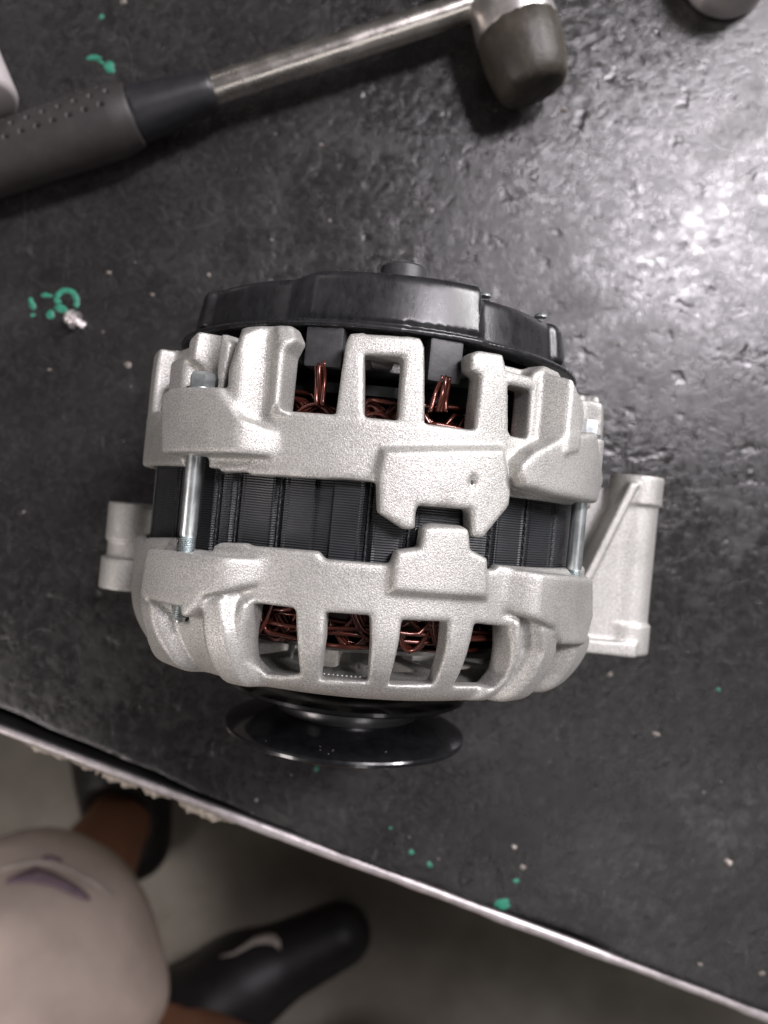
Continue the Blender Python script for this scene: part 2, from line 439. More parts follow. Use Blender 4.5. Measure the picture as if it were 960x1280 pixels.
# the mat: a sheet with its front edge cut unevenly
def mat_edge(t):
    px = t/ELEN*960
    gap = 0.0
    gap += 0.0075*min(1.0, max(0.0, 1-px/430.0))**0.8
    gap += 0.0026*math.exp(-((px-700)/75)**4) + 0.0012*math.exp(-((px-560)/60)**2) + 0.0006*math.exp(-((px-850)/40)**2)
    return gap + 0.00025*math.sin(t*210) + 0.0002*math.sin(t*97+2)
bm = bmesh.new()
NT = 640; NN = 3
top = []
for i in range(NT+1):
    t = T0 + (T1-T0)*i/NT; e = mat_edge(t) - 0.0036
    col = [(e, -0.0040), (e, -0.0009), (e+0.0003, -0.0003), (e+0.0012, 0.0), (e+0.003, 0.0), (0.02, 0.0), (0.739, 0.0), (0.74, -0.0005), (0.74, -0.0040)]
    top.append([bm.verts.new(edge_pt(t, n, z)) for n, z in col])
for i in range(NT):
    for k in range(8): bm.faces.new((top[i][k], top[i+1][k], top[i+1][k+1], top[i][k+1]))
    bm.faces.new((top[i][8], top[i+1][8], top[i+1][0], top[i][0]))
rm = from_bm('rubber_mat', bm, M_RUBBER, sharp=25)
tag(rm, 'large black rubber mat, scuffed and pitted, covering the workbench top', 'mat')

def blob(px, py, rx, ry, ang, n=22, wob=0.25, hgt=0.00022):
    """a dried splash of paint, a thin domed film on the mat"""
    c = at(px, py, 0); V = [(c.x, c.y, hgt)]; Fq = []
    s = 0.311/FPX; ph = [random.uniform(0, 6.28) for _ in range(3)]
    for lv, (f, z) in enumerate(((0.8, hgt*0.9), (1.0, 0.00002))):
        for k in range(n):
            a = 2*math.pi*k/n
            r = 1 + wob*(0.6*math.sin(2*a+ph[0]) + 0.4*math.sin(3*a+ph[1]) + 0.25*math.sin(5*a+ph[2]))
            x, y = math.cos(a)*rx*r*f, math.sin(a)*ry*r*f
            V.append((c.x + (x*math.cos(ang)-y*math.sin(ang))*s, c.y + (x*math.sin(ang)+y*math.cos(ang))*s, z))
    for k in range(n):
        k2 = (k+1) % n; Fq.append((0, 1+k, 1+k2)); Fq.append((1+k, 1+n+k, 1+n+k2, 1+k2))
    return V, Fq
def add_blobs(name, lst, label):
    V, Fq = [], []
    for a in lst:
        v, f = blob(*a); b = len(V); V += v; Fq += [tuple(i+b for i in q) for q in f]
    o = mesh_np(name, V, Fq, M_GREEN, rm); 
    if label: o['label'] = label
    return o
add_blobs('paint_splash', [(117, 72, 8.5, 3.8, 0.1), (126, 77.5, 6.5, 1.8, -0.6), (137, 84, 8, 6.5, -0.5)], 'small green paint splash shaped like a tadpole')
add_blobs('paint_splash', [(127, 21, 3.5, 3, 0)], None)
ring = [(75+13*math.cos(a)*1.0+8, 378-15*math.sin(a), 5.2, 3.4, a+1.57, 14, 0.15) for a in np.linspace(-0.15, 2.75, 12)]
add_blobs('paint_splash', ring + [(77, 386, 9, 5, -0.6), (72, 377, 4, 3, 0)], 'green paint ring smeared next to the small screw')
add_blobs('paint_splash', [(40, 380, 4, 8, 0.2), (58, 369, 7, 3, -0.2), (63, 393, 6, 5, 0.4), (41, 394, 3, 2.5, 0)], 'broken green paint ring')
for p in [(514, 1065, 3, 3.6, 0), (537, 1081, 3.6, 3.4, 0), (645, 1101, 3.4, 3.2, 0), (396, 961, 2.6, 3.4, 0), (898, 862, 2.6, 2.6, 0), (488, 1035, 2, 2, 0)]:
    add_blobs('paint_splash', [p], None)
V, Fq = [], []
for a in [(628, 1130, 11, 6, 0.1)]:
    v, f = blob(*a); V += v; Fq += f
sp = mesh_np('paint_splash', V, Fq, M_GREEN, rm)

# crumbs and swarf scattered on the mat
V, Fq = [], []
def crumb(px, py, s):
    c = at(px, py, 0); r = s*0.311/FPX; b = len(V)
    for k in range(5):
        a = 2*math.pi*k/5 + random.random(); V.append((c.x+math.cos(a)*r*random.uniform(0.7, 1.3), c.y+math.sin(a)*r*random.uniform(0.5, 1.1), 0.00003))
    V.append((c.x+random.uniform(-.3, .3)*r, c.y+random.uniform(-.3, .3)*r, r*0.9))
    for k in range(5): Fq.append((b+k, b+(k+1) % 5, b+5))
for p in [(135, 341, 3.6), (261, 344, 3), (62, 462, 3), (160, 455, 5), (204, 800, 4.5), (705, 138, 5), (154, 3, 5), (774, 431, 3.5), (911, 1078, 6), (820, 918, 5), (762, 843, 5), (875, 1205, 3), (953, 1216, 4),
          (653, 1084, 4), (642, 1059, 4), (190, 368, 3), (412, 275, 2.5), (590, 245, 2.5), (340, 300, 2.2), (30, 640, 2.2), (320, 1000, 2.6), (880, 990, 2.5), (298, 88, 2.6), (402, 181, 3), (536, 262, 2.6)]:
    crumb(*p)
for _ in range(60): crumb(random.uniform(-60, 1020), random.uniform(-40, 1240), random.uniform(0.5, 1.5))
keep = []
V2 = []
for q in range(len(V)//6):
    c = Vector(V[q*6+5])
    if (c - E0).dot(EN) > 0.002: keep.append(q)
V2 = [V[q*6+k] for q in keep for k in range(6)]; F2 = [(i*6+k, i*6+(k+1) % 5, i*6+5) for i in range(len(keep)) for k in range(5)]
cr = mesh_np('swarf_crumbs', V2, F2, M_CRUMB, None, smooth=False)
tag(cr, 'tiny pale crumbs and metal swarf scattered over the black rubber mat', 'crumbs', kind='stuff')

# ------------------------------------------------------------------ the floor under the bench
def make_floor():
    m, nt, b = mat('dusty_concrete'); L = nt.links.new
    tc = nd(nt, 'ShaderNodeTexCoord')
    n = nd(nt, 'ShaderNodeTexNoise', in_Scale=5.0, in_Detail=8.0, in_Roughness=0.6); L(tc.outputs['Object'], n.inputs['Vector'])
    c = ramp(nt, n.outputs['Fac'], [(0.3, (0.14, 0.124, 0.098)), (0.5, (0.21, 0.188, 0.152)), (0.70, (0.31, 0.288, 0.245))]); L(c, b.inputs['Base Color'])
    b.inputs['Roughness'].default_value = 0.6
    bp = nd(nt, 'ShaderNodeBump', in_Strength=0.2, in_Distance=0.003); L(n.outputs['Fac'], bp.inputs['Height']); L(bp.outputs[0], b.inputs['Normal'])
    return m
fl = mesh_np('floor', [(-6, -6, FLOOR_Z), (6, -6, FLOOR_Z), (6, 6, FLOOR_Z), (-6, 6, FLOOR_Z)], [(0, 1, 2, 3)], make_floor(), smooth=False)
tag(fl, 'dusty grey concrete floor below the bench', kind='structure')

# ------------------------------------------------------------------ the alternator
alt = tag(empty('alternator', (OX, 0, AXIS_H), -TURN), 'silver cast alternator with black rear cover and black pulley lying on the rubber mat', 'alternator')
MM = 0.001
RS = 67.0                                       # radius used to unroll the drum: s = RS * angle
FH = 0.35
SA = np.arange(-math.pi*RS, math.pi*RS + FH, FH, dtype=np.float32)
VA = np.arange(-54, 48 + FH, FH, dtype=np.float32)
S2, V2D = np.meshgrid(SA, VA, indexing='ij')
TH2 = S2/RS

def unroll(pts, rad=67.5):
    out = []
    for p in pts:
        a, v = on_drum(p[0], p[1], rad) if not callable(rad) else on_dome(p[0], p[1], rad)
        out.append((a*RS, v))
    return out
def on_dome(px, py, rf):
    o, d = drum_ray(px, py)
    prev = None
    for i in range(4000):
        t = 150 + i*0.03
        p = [o[k]+t*d[k] for k in range(3)]
        if math.hypot(p[0], p[2]) <= float(rf(p[1])):
            return math.atan2(p[0], p[2]), p[1]
    a, v = on_drum(px, py, 60); return a, v
def pfield(pts, rad=67.5): return poly_sdf(unroll(pts, rad), S2, V2D)
def afield(a0, a1, v0, v1):
    a0, a1 = R(a0)*RS, R(a1)*RS
    return poly_sdf([(a0, v0), (a1, v0), (a1, v1), (a0, v1)], S2, V2D)
def raise_to(Ro, sd, h, wd=1.2):
    """lift the outer radius to h inside a region with a drafted flank of width wd"""
    t = np.clip(0.5 - sd/wd, 0, 1); t = t*t*(3-2*t)
    return np.where(t > 0, np.maximum(Ro, Ro + (h-Ro)*t), Ro)
def sink_to(Ro, sd, h, wd=1.2):
    t = np.clip(0.5 - sd/wd, 0, 1); t = t*t*(3-2*t)
    return Ro + np.minimum(h-Ro, 0)*t
def sample(Fd, th, v):
    x = (th*RS - SA[0])/FH; y = (v - VA[0])/FH
    x = np.clip(x, 0, len(SA)-1.001); y = np.clip(y, 0, len(VA)-1.001)
    i = x.astype(np.int32); j = y.astype(np.int32); fx = x-i; fy = y-j
    return (Fd[i, j]*(1-fx)*(1-fy) + Fd[i+1, j]*fx*(1-fy) + Fd[i, j+1]*(1-fx)*fy + Fd[i+1, j+1]*fx*fy)

BOLTS = [R(-37.5), R(58.0), R(143.0), R(-126.0)]
HV = 0.58                                        # voxel size in mm

def cast(name, lo, hi, build):
    X, Y, Z = grid(lo, hi, HV)
    F = build(X, Y, Z)
    Vv, Q = nets(F, lo, HV); del X, Y, Z, F
    Vv = relax(Vv, Q, 1, 0.45)
    return mesh_np(name, Vv*MM, Q, M_CAST, alt)

# ---- rear housing -------------------------------------------------------
def rear_fields():
    Ro = np.full(S2.shape, 67.3, dtype=np.float32)
    band = np.maximum(7.0 - V2D, V2D - 21.4)
    m = band
    # stepped lower edge and the forked tooth
    m = np.minimum(m, pfield([(272, 560), (272, 590), (305, 590), (312, 594), (405, 599), (470, 599), (600, 600), (640, 580), (640, 540)]))
    tooth = pfield([(470, 590), (471, 640), (505, 662), (518, 661), (520, 632), (585, 637), (586, 671), (599, 672), (631, 632), (640, 560), (470, 540)])
    m = np.minimum(m, tooth)
    # slots in the band for the four through bolts
    for a in BOLTS:
        m = np.maximum(m, -np.maximum(np.abs((TH2-a))*RS - 4.3, V2D - 10.5))
    # posts, frame and top bars on the side that shows
    posts = [
        [(206, 520), (212, 452), (222, 446), (238, 440), (238, 520)],
        [(232, 500), (233, 424), (243, 413), (276, 415), (286, 428), (284, 445), (274, 500)],
        [(281, 520), (284, 462), (299, 408), (362, 405), (371, 424), (360, 442), (352, 520)],
        [(418, 522), (431, 428), (436, 415), (455, 414), (455, 522)],
        [(498, 530), (505, 440), (507, 418), (527, 421), (532, 432), (532, 534)],
        [(440, 415), (528, 421), (527, 448), (440, 442)],
        [(594, 542), (602, 470), (590, 462), (590, 442), (601, 437), (632, 442), (637, 470), (637, 548)],
        [(634, 462), (684, 476), (680, 492), (634, 480)],
        [(660, 556), (665, 489), (670, 465), (684, 456), (702, 464), (716, 500), (730, 560)],
        
    ]
    for p in posts: m = np.minimum(m, pfield(p, 67.3))
    wall = poly_sdf([(R(46)*RS, 18), (R(46)*RS, 36.5), (R(66)*RS, 37.0), (R(71)*RS, 36), (R(78)*RS, 26), (R(80)*RS, 18)], S2, V2D)
    m = np.minimum(m, wall)
    for a in list(range(76, 181, 17)) + list(range(-172, -62, 17)):
        m = np.minimum(m, afield(a, a+8, 18, 39))
    m = np.minimum(m, np.where(np.abs(TH2) > R(70), np.maximum(35.5 - V2D, V2D - 39), 9))
    # lugs
    lugA = [(200, 492), (211, 485), (274, 483), (298, 520), (336, 538), (338, 560), (328, 569), (200, 567)]
    fa = np.clip((R(-15) - TH2)/R(9), 0, 1); fa = fa*fa*(3-2*fa)
    la = pfield(lugA, 73)
    lugB = [(650, 580), (668, 563), (707, 543), (745, 540), (752, 600), (745, 630), (690, 619), (655, 609), (648, 593)]
    lb = pfield(lugB, 72.5)
    for a in (143, -126):
        Ro = raise_to(Ro, afield(a-15, a+15, 11, 25), 70.6, 2.6)
    # raised tooth pad
    Ro = raise_to(Ro, pfield([(478, 562), (471, 590), (471, 650), (505, 672), (520, 672), (520, 640), (584, 640), (586, 680), (602, 680), (640, 640), (632, 590), (628, 560)], 68), 69.6, 2.0)
    # thick left pillar: two ridges and a shallow channel
    Ro = raise_to(Ro, pfield([(281, 522), (285, 462), (300, 412), (316, 410), (314, 470), (308, 530)], 70), 71.6, 5.0)
    Ro = raise_to(Ro, pfield([(344, 408), (368, 426), (359, 442), (353, 514), (336, 514)], 69), 69.8, 3.5)
    # right pillar: wedge whose flank climbs to a ridge
    a0, _ = on_drum(662, 530, 66); a1, _ = on_drum(708, 530, 73)
    f = np.clip((TH2-a0)/(a1-a0), 0, 1)
    sd = pfield([(656, 560), (664, 489), (668, 468), (686, 462), (704, 474), (717, 516), (709, 566), (690, 572)], 70)
    Ro = raise_to(Ro, sd, 64.5 + 9.2*f, 1.6)
    pocket = poly_sdf([(R(47.5)*RS, 25.5), (R(47.5)*RS, 45), (R(65)*RS, 45), (R(68)*RS, 25.5)], S2, V2D)
    Ro = raise_to(Ro, wall, 68.6, 1.6)
    Ro = sink_to(Ro, pocket, 63.6, 2.2)
    # shallow recess behind the bolt heads
    Ro = sink_to(Ro, pfield([(236, 484), (238, 455), (272, 452), (274, 484)], 66), 64.2, 2.6)
    # posts lean in a little towards the rear
    Ro = Ro - np.clip((V2D-30)/10, 0, 1)**2*0.6
    return m, Ro, [(la, 66.6 + 6.6*fa), (lb, np.full(S2.shape, 73.2, dtype=np.float32))]

def build_rear(X, Y, Z):
    rr = np.sqrt(X*X+Z*Z); th = np.arctan2(X, Z)
    m, Ro, lugs = rear_fields()
    F = smax(rr - sample(Ro, th, Y), np.where(Y < 12.5, 63.9, 60.5) - rr, 1.4)
    F = smax(F, sample(m, th, Y), 1.1)
    for lm, lr in lugs:
        F = smin(F, smax(smax(rr - sample(lr, th, Y), 64.2 - rr, 1.0), sample(lm, th, Y), 1.5), 1.4)
    plate = np.maximum(np.maximum(rr-62, 24-rr), np.abs(Y-37.2)-1.6)
    cut = np.minimum.reduce([np.maximum(np.abs(np.angle(np.exp(1j*(th-R(a))))) - R(10), np.abs(rr-55)-9)*40 for a in (-11, 15)])
    F = smin(F, smax(plate, -cut, 0.5), 1.2)
    # nick in the casting beside the tooth
    a, v = on_drum(592, 603, 69.6)
    F = np.maximum(F, -(np.sqrt((X-69.9*np.sin(a))**2+((Y-v)*0.62)**2+(Z-69.9*np.cos(a))**2)-1.25))
    # bolt seats
    for a in BOLTS:
        bx, bz = 67.5*math.sin(a), 67.5*math.cos(a)
        d = np.sqrt((X-bx)**2+(Z-bz)**2)
        F = smin(F, np.maximum(d-4.6, np.abs(Y-18.2)-6.8), 1.5)
        F = np.maximum(F, -np.maximum(d-4.4, 25.2-Y))
    return F
rear = cast('rear_housing', (-77, -9, -77), (77, 43, 77), build_rear)

# dark chip in the skin of the casting beside the forked tooth, seated in its dent
na, nv = on_drum(592, 603, 69.6)
V = [(0, 0, 0.00010)]; Fq = []
for k in range(9):
    q = 2*math.pi*k/9; f = (1.0, 0.8, 1.15, 0.7, 1.0, 0.75, 1.1, 0.85, 0.95)[k]
    V.append((math.cos(q)*0.00085*f, math.sin(q)*0.00125*f, -0.0003))
    Fq.append((0, 1+k, 1+(k+1) % 9))
ck = mesh_np('chip_mark', V, Fq, simple('dark_chip', (0.05, 0.048, 0.046), 0.7), rear)
ck.matrix_local = Matrix.Rotation(na, 4, 'Y') @ Matrix.Translation((0, nv*MM, 68.95*MM)) @ Matrix.Rotation(0.3, 4, 'Z')

# ---- front housing ------------------------------------------------------
def dome(v):
    t = np.clip((-25.0 - v)/22.0, 0, 1.3)
    return 67.3 - 11.5*t**2.3
def front_fields():
    Ro = dome(V2D).astype(np.float32)
    m = np.maximum(V2D + np.where(np.abs(TH2-R(55)) < R(25), 9.6, 13.0), -54 - V2D)
    # stepped upper edge with the tongue between the fork
    m = np.minimum(m, pfield([(262, 720), (264, 682), (272, 678), (305, 679), (309, 682), (397, 689), (405, 699), (480, 705), (488, 704), (494, 688), (523, 684), (527, 659), (538, 654), (577, 657), (584, 663), (586, 686), (607, 697), (610, 712), (642, 713), (642, 740)]))
    m = np.minimum(m, pfield([(186, 720), (186, 672), (225, 672), (228, 720)], 66))
    # windows with rounded corners
    wins = [
        [(324, 755), (368, 761), (370, 800), (374, 843), (352, 845), (330, 843), (312, 826), (309, 800), (313, 772), (316, 755)],
        [(407, 766), (463, 770), (464, 804), (460, 852), (399, 850), (405, 800)],
        [(503, 776), (561, 778), (558, 813), (543, 856), (486, 856), (500, 801)],
        [(595, 780), (634, 784), (635, 815), (628, 842), (612, 858), (568, 858), (588, 810)],
    ]
    for p in wins:
        m = np.maximum(m, -(pfield(p, dome) ))
    for a in list(range(84, 170, 21)) + list(range(-165, -75, 21)):
        m = np.maximum(m, -afield(a, a+11, -41, -23.5))
    # lugs
    fc = np.clip((R(-15) - TH2)/R(10), 0, 1); fc = fc*fc*(3-2*fc)
    fd = np.clip((TH2 - R(30))/R(8), 0, 1); fd = fd*fd*(3-2*fd)
    lc = pfield([(184, 700), (187, 686), (324, 699), (330, 715), (320, 730), (258, 746), (250, 760), (236, 772), (196, 764), (178, 745)], 72)
    ld = pfield([(640, 712), (738, 722), (738, 770), (728, 806), (700, 806), (690, 786), (645, 765), (641, 750)], 72)
    for a in (143, -126):
        Ro = raise_to(Ro, afield(a-15, a+15, -28, -13), 70.6, 2.6)
    # tongue pad
    Ro = raise_to(Ro, pfield([(488, 740), (490, 704), (494, 686), (522, 684), (527, 656), (586, 658), (588, 686), (608, 696), (608, 748)], 68), 69.4, 1.8)
    # ribs running forward: (pixel polygon, extra height, flank)
    def rib(pts, h, wd):
        nonlocal Ro
        sd = pfield(pts, lambda v: dome(v) + h*0.8)
        Ro = raise_to(Ro, sd, dome(V2D) + h, wd)
    rib([(252, 746), (282, 742), (290, 790), (318, 868), (290, 866), (262, 830), (250, 780)], 4.6, 3.6)
    rib([(297, 752), (311, 752), (303, 800), (312, 838), (334, 872), (314, 870), (299, 830), (293, 790)], 2.2, 2.4)
    rib([(176, 732), (196, 745), (204, 790), (226, 830), (268, 870), (248, 870), (208, 836), (182, 786)], 4.2, 3.0)
    rib([(640, 775), (652, 772), (653, 815), (638, 850), (606, 880), (590, 878), (622, 852), (640, 815)], 2.2, 2.4)
    rib([(668, 775), (692, 784), (696, 810), (678, 850), (640, 885), (618, 884), (655, 850), (672, 815)], 4.6, 3.4)
    rib([(715, 790), (735, 790), (735, 815), (712, 850), (682, 880), (664, 880), (700, 845), (716, 810)], 4.0, 3.0)
    return m, Ro, [(lc, 66.6 + 6.6*fc), (ld, 66.6 + 6.4*fd)]

def build_front(X, Y, Z):
    rr = np.sqrt(X*X+Z*Z); th = np.arctan2(X, Z)
    m, Ro, lugs = front_fields()
    ro = sample(Ro, th, Y)
    rin = np.where(Y > -16, 63.9, 61.0 - np.clip((-25-Y)/22, 0, 1.3)**2.3*9.0)
    F = smax(rr - ro, rin - rr, 1.4)
    F = smax(F, sample(m, th, Y), 1.2)
    for lm, lr in lugs:
        F = smin(F, smax(smax(rr - sample(lr, th, Y), 63.9 - rr, 1.0), sample(lm, th, Y), 1.4), 1.5)
    # front face: flat ring with a hub and spokes
    front = -43.9 - Y
    F = smax(F, front, 3.0)
    ring = np.maximum(np.maximum(rr - 57, 41 - rr), np.abs(Y+42.2)-1.7)
    hub = np.maximum(rr - 24, np.abs(Y+41.5)-5.5)
    spoke = np.maximum(np.abs(np.sin(th*6))*rr/6 - 2.4, np.maximum(np.abs(rr-34)-14, np.abs(Y+42)-1.9))
    F = smin(smin(F, ring, 1.2), smin(hub, spoke, 1.5), 1.0)
    for a in BOLTS:
        bx, bz = 67.5*math.sin(a), 67.5*math.cos(a)
        F = np.maximum(F, -np.maximum(np.sqrt((X-bx)**2+(Z-bz)**2)-2.4, -30-Y))
        # pocket in front of the lug where the bolt tip shows
        if a < 0: F = smax(F, -np.maximum(np.sqrt((X-bx*1.085)**2+(Z-bz*1.085)**2)-6.2, Y+26.0), 1.2)
    # mounting ear on the right: boss with collars, web and rib
    bx, bz = 89.6, -20.0; Y0 = Y; Y = Y - 9.5
    d = np.sqrt((X-bx)**2+(Z-bz)**2)
    boss = np.maximum(d - 7.7, np.abs(Y+18.5)-29.5)
    coll = np.minimum(np.maximum(d - 8.7, np.abs(Y-6.2)-4.8), np.maximum(d-8.7, np.abs(Y+43.0)-5.0))
    ear = smin(boss, coll, 0.8)
    dg = ((Y0 + 12.9) - 2.6*(X - 72.7))/2.79
    wp = np.maximum(np.maximum(-35.5 - Y0, X - bx), np.maximum(52 - X, Y0 - 18.0))
    wp = np.maximum(wp, dg)
    web = np.maximum(wp, np.abs(Z + 20.5) - 8.0)
    back = np.maximum(np.maximum(-35.5 - Y0, X - bx), np.maximum(52 - X, np.maximum(Y0 - 16.0, np.abs(Z + 27.5) - 4.5)))
    web = smin(web, back, 2.5)
    rim = np.maximum(np.maximum(wp, -dg - 3.0), np.abs(Z + 19.6) - 9.3)
    ear = smin(smin(ear, web, 1.2), rim, 0.8)
    foot = np.maximum(np.maximum(np.abs(Y0+36.6)-2.2, np.maximum(50-X, X-bx-2)), np.abs(Z+20)-9.4)
    ear = smin(ear, foot, 1.5)
    ear = np.maximum(ear, -(d - 4.2)); ear = np.maximum(ear, 60.0 - rr)
    F = smin(F, ear, 1.6)
    Y = Y0
    # small ear on the left
    ex, ez = -82.0, -32.0
    d2 = np.sqrt((X-ex)**2+(Z-ez)**2)
    e2 = np.minimum(np.maximum(d2-7.9, np.abs(Y+20)-14), 99)
    e2 = smin(e2, np.maximum(d2-8.8, np.abs(Y+11.5)-6.6), 1.0)
    e2 = smin(e2, np.maximum(d2-9.6, np.abs(Y+29.5)-5.5), 1.0)
    e2 = smin(e2, sd_box(X, Y, Z, (-68, -20, -31), (14, 14, 5.0), 1.0), 1.5)
    e2 = np.maximum(e2, -(d2 - 4.0)); e2 = np.maximum(e2, 60.0 - rr)
    F = smin(F, e2, 1.6)
    return F
front = cast('front_housing', (-95, -52, -77), (104, 24, 77), build_front)

# row of small beads on the inner lip of the front opening
V, Fq = [], []
for k in range(11):
    a = R(-7.2 + 1.25*k); c = Vector((50.5*math.sin(a), -40.6, 50.5*math.cos(a)))*MM
    tube_arrays([c+Vector((-0.00042, 0, 0)), c+Vector((-0.0002, 0, 0.00006)), c+Vector((0.0002, 0, 0.00006)), c+Vector((0.00042, 0, 0))], [0.0002, 0.00048, 0.00048, 0.0002], 8, V, Fq)
bd = mesh_np('bead_row', V, Fq, M_STEEL, front); bd['kind'] = 'stuff'

# ---- stator -------------------------------------------------------------
groove_px = [(295, 640), (348, 640), (460, 650), (510, 680), (612, 690), (655, 690), (690, 690), (271, 640), (222, 630)]
GA = [on_drum(x, y, 63.5)[0] for x, y in groove_px]
wide = on_drum(402, 645, 63.5)[0]
GA += [R(a) for a in range(72, 300, 11)]
n = 1440; prof = []
for k in range(n):
    a = -math.pi + 2*math.pi*k/n; r = 63.4
    for gg in GA:
        d = abs(math.atan2(math.sin(a-gg), math.cos(a-gg)))*63.4
        if d < 1.3: r -= 0.85*(1-(d/1.3)**2)
        if abs(d-1.6) < 0.35: r += 0.25
    d = abs(a-wide)*63.4
    if d < 2.2: r = 62.2
    prof.append((a, r))
vs = [(-15.2, 0.0), (-15.2, -0.0), (9.4, 0.0)]
V = []; Fq = []
rings = [(-15.2, 48.0, True), (-15.2, 0, False), (9.6, 0, False), (9.6, 48.0, True)]
for v, r0, flat in rings:
    for a, r in prof:
        q = r0 if flat else r
        V.append((q*math.sin(a)*MM, v*MM, q*math.cos(a)*MM))
for i in range(3):
    for k in range(n):
        k2 = (k+1) % n; Fq.append((i*n+k, i*n+k2, (i+1)*n+k2, (i+1)*n+k))
stator = mesh_np('stator', V, Fq, M_STATOR, alt)
stator.data.set_sharp_from_angle(angle=R(50))
# weld beads standing in the grooves
for gg in GA[:9]:
    pts = [(63.15*math.sin(gg+0.0005*math.sin(v*3))*MM, v*MM, 63.15*math.cos(gg)*MM) for v in np.linspace(-15, 9.4, 50)]
    rad = [0.00030 + 0.00008*math.sin(i*1.9)+0.00004*math.sin(i*0.7) for i in range(50)]
    vv, ff = tube_arrays(pts, rad, 6)
    mesh_np('weld_bead', vv, ff, simple('weld_bead', (0.035, 0.037, 0.04), 0.38, 0.4) if gg == GA[0] else bpy.data.materials['weld_bead'], stator)

# ---- copper windings ----------------------------------------------------
def winding(v0, sgn, seed, dep):
    rnd = random.Random(seed); V, Fq = [], []
    def pol(a, v, r): return (r*math.sin(a)*MM, v*MM, r*math.cos(a)*MM)
    # long turns that run round the ring
    for k in range(130):
        a0 = rnd.uniform(-math.pi, math.pi); ln = rnd.uniform(0.5, 1.1)
        r0 = rnd.uniform(52.5, 60.3); vb = v0 + sgn*rnd.uniform(0.30, 1.0)*dep
        ph = rnd.uniform(0, 6.28); pts = []
        for i in range(26):
            f = i/25; a = a0 + ln*f
            v = vb - sgn*dep*0.9*(max(0, abs(f-0.5)*2-0.72)/0.28)**2 + 0.5*math.sin(f*7+ph)
            pts.append(pol(a, v, r0 + 0.7*math.sin(f*9+ph*2)))
        tube_arrays(pts, 0.00060, 6, V, Fq)
    # hairpins that leave one slot and drop into another, tilted
    for k in range(108):
        a0 = 2*math.pi*k/108 + rnd.uniform(-0.02, 0.02); ln = rnd.uniform(0.18, 0.34)*rnd.choice((1, -1)); r0 = rnd.uniform(57.0, 60.6)
        hh = dep*rnd.uniform(0.65, 1.02)
        for w_ in range(3):
            pts = []
            for i in range(15):
                f = i/14; pts.append(pol(a0+w_*0.016+ln*f, v0 + sgn*hh*math.sin(math.pi*f)**0.65, r0 - w_*0.9 - 2.2*math.sin(math.pi*f)))
            tube_arrays(pts, 0.00060, 6, V, Fq)
    return V, Fq
M_CORE = simple('dark_varnished_core', (0.022, 0.012, 0.010), 0.4, nscale=200, namt=0.5)
for v0, sgn, dep in ((9.0, 1, 18.5), (-15.0, -1, 17.5)):
    from_bm('winding_core', lathe_bm([(v*MM, r*MM) for v, r in [(v0, 58.5), (v0 + sgn*dep*0.6, 56.8), (v0 + sgn*dep*0.8, 54), (v0 + sgn*dep*0.6, 51.5), (v0, 50)]], 96), M_CORE, alt)
vv, ff = winding(9.0, 1, 3, 18.5)
# leads rising to the two terminal blocks
for (x0, x1, yb, yt) in ((397, 395, 508, 452), (404, 406, 508, 452), (400, 400, 510, 455), (546, 556, 515, 472), (556, 560, 515, 472), (536, 552, 515, 470), (551, 556, 515, 470)):
    a0, v0 = on_drum(x0, yb, 58.5); a1, v1 = on_drum(x1, yt, 58.5)
    pts = []
    for i in range(12):
        f = i/11; a = a0+(a1-a0)*f; v = v0+(v1-v0)*f; r = 58.8+0.5*math.sin(f*5+x0)
        pts.append((r*math.sin(a)*MM, v*MM, r*math.cos(a)*MM))
    tube_arrays(pts, 0.00062, 8, vv, ff)
wr = mesh_np('copper_winding', vv, ff, M_COPPER, alt); wr['kind'] = 'stuff'
vv, ff = winding(-15.0, -1, 5, 17.5)
wf = mesh_np('copper_winding', vv, ff, M_COPPER, alt); wf['kind'] = 'stuff'

# ---- rotor, fan, inner parts --------------------------------------------
from_bm('rotor', lathe_bm([(v*MM, r*MM) for v, r in [(-31, 8), (-30, 46), (24, 46), (26, 8), (34, 8), (34, 0)]], 96), M_DARKST, alt, sharp=40)
fan = from_bm('cooling_fan', lathe_bm([(v*MM, r*MM) for v, r in [(-34.2, 9), (-34.2, 47), (-35.2, 47), (-35.2, 9), (-34.2, 9)]], 96), M_STEEL, alt, sharp=40)
for k in range(12):
    a = 2*math.pi*k/12 + 0.12
    bm = box_bm(1.0*MM, 4.6*MM, 13*MM, 0.2*MM, 1)
    bm.transform(Matrix.Rotation(a, 4, 'Y') @ Matrix.Translation((0, -37.2*MM, 39*MM)) @ Matrix.Rotation(R(32), 4, 'Y'))
    from_bm('fan_blade', bm, M_STEEL, fan, smooth=False)
from_bm('regulator', box_bm(64*MM, 12*MM, 40*MM, 3*MM, 2).__class__() if False else box_bm(80*MM, 8*MM, 70*MM, 3*MM, 2), M_DARKPL, alt).location = (0, 32*MM, 0)
rect = from_bm('rectifier_plate', lathe_bm([(v*MM, r*MM) for v, r in [(28.5, 20), (28.5, 52), (31.0, 52), (31.0, 20), (28.5, 20)]], 72), M_DARKST, alt, sharp=40)
def hex_bm(af, h, rnd=0.12):
    bm = bmesh.new(); c = af/math.sqrt(3)
    rows = []
    for y, s in ((0, 1.0), (h*(1-rnd*1.6), 1.0), (h, 0.86)):
        rows.append([bm.verts.new((c*s*math.sin(R(60*k)), y, c*s*math.cos(R(60*k)))) for k in range(6)])
    for A, B in zip(rows[:-1], rows[1:]):
        for k in range(6): bm.faces.new((A[k], A[(k+1) % 6], B[(k+1) % 6], B[k]))
    bm.faces.new(rows[0]); bm.faces.new(list(reversed(rows[-1])))
    return bm
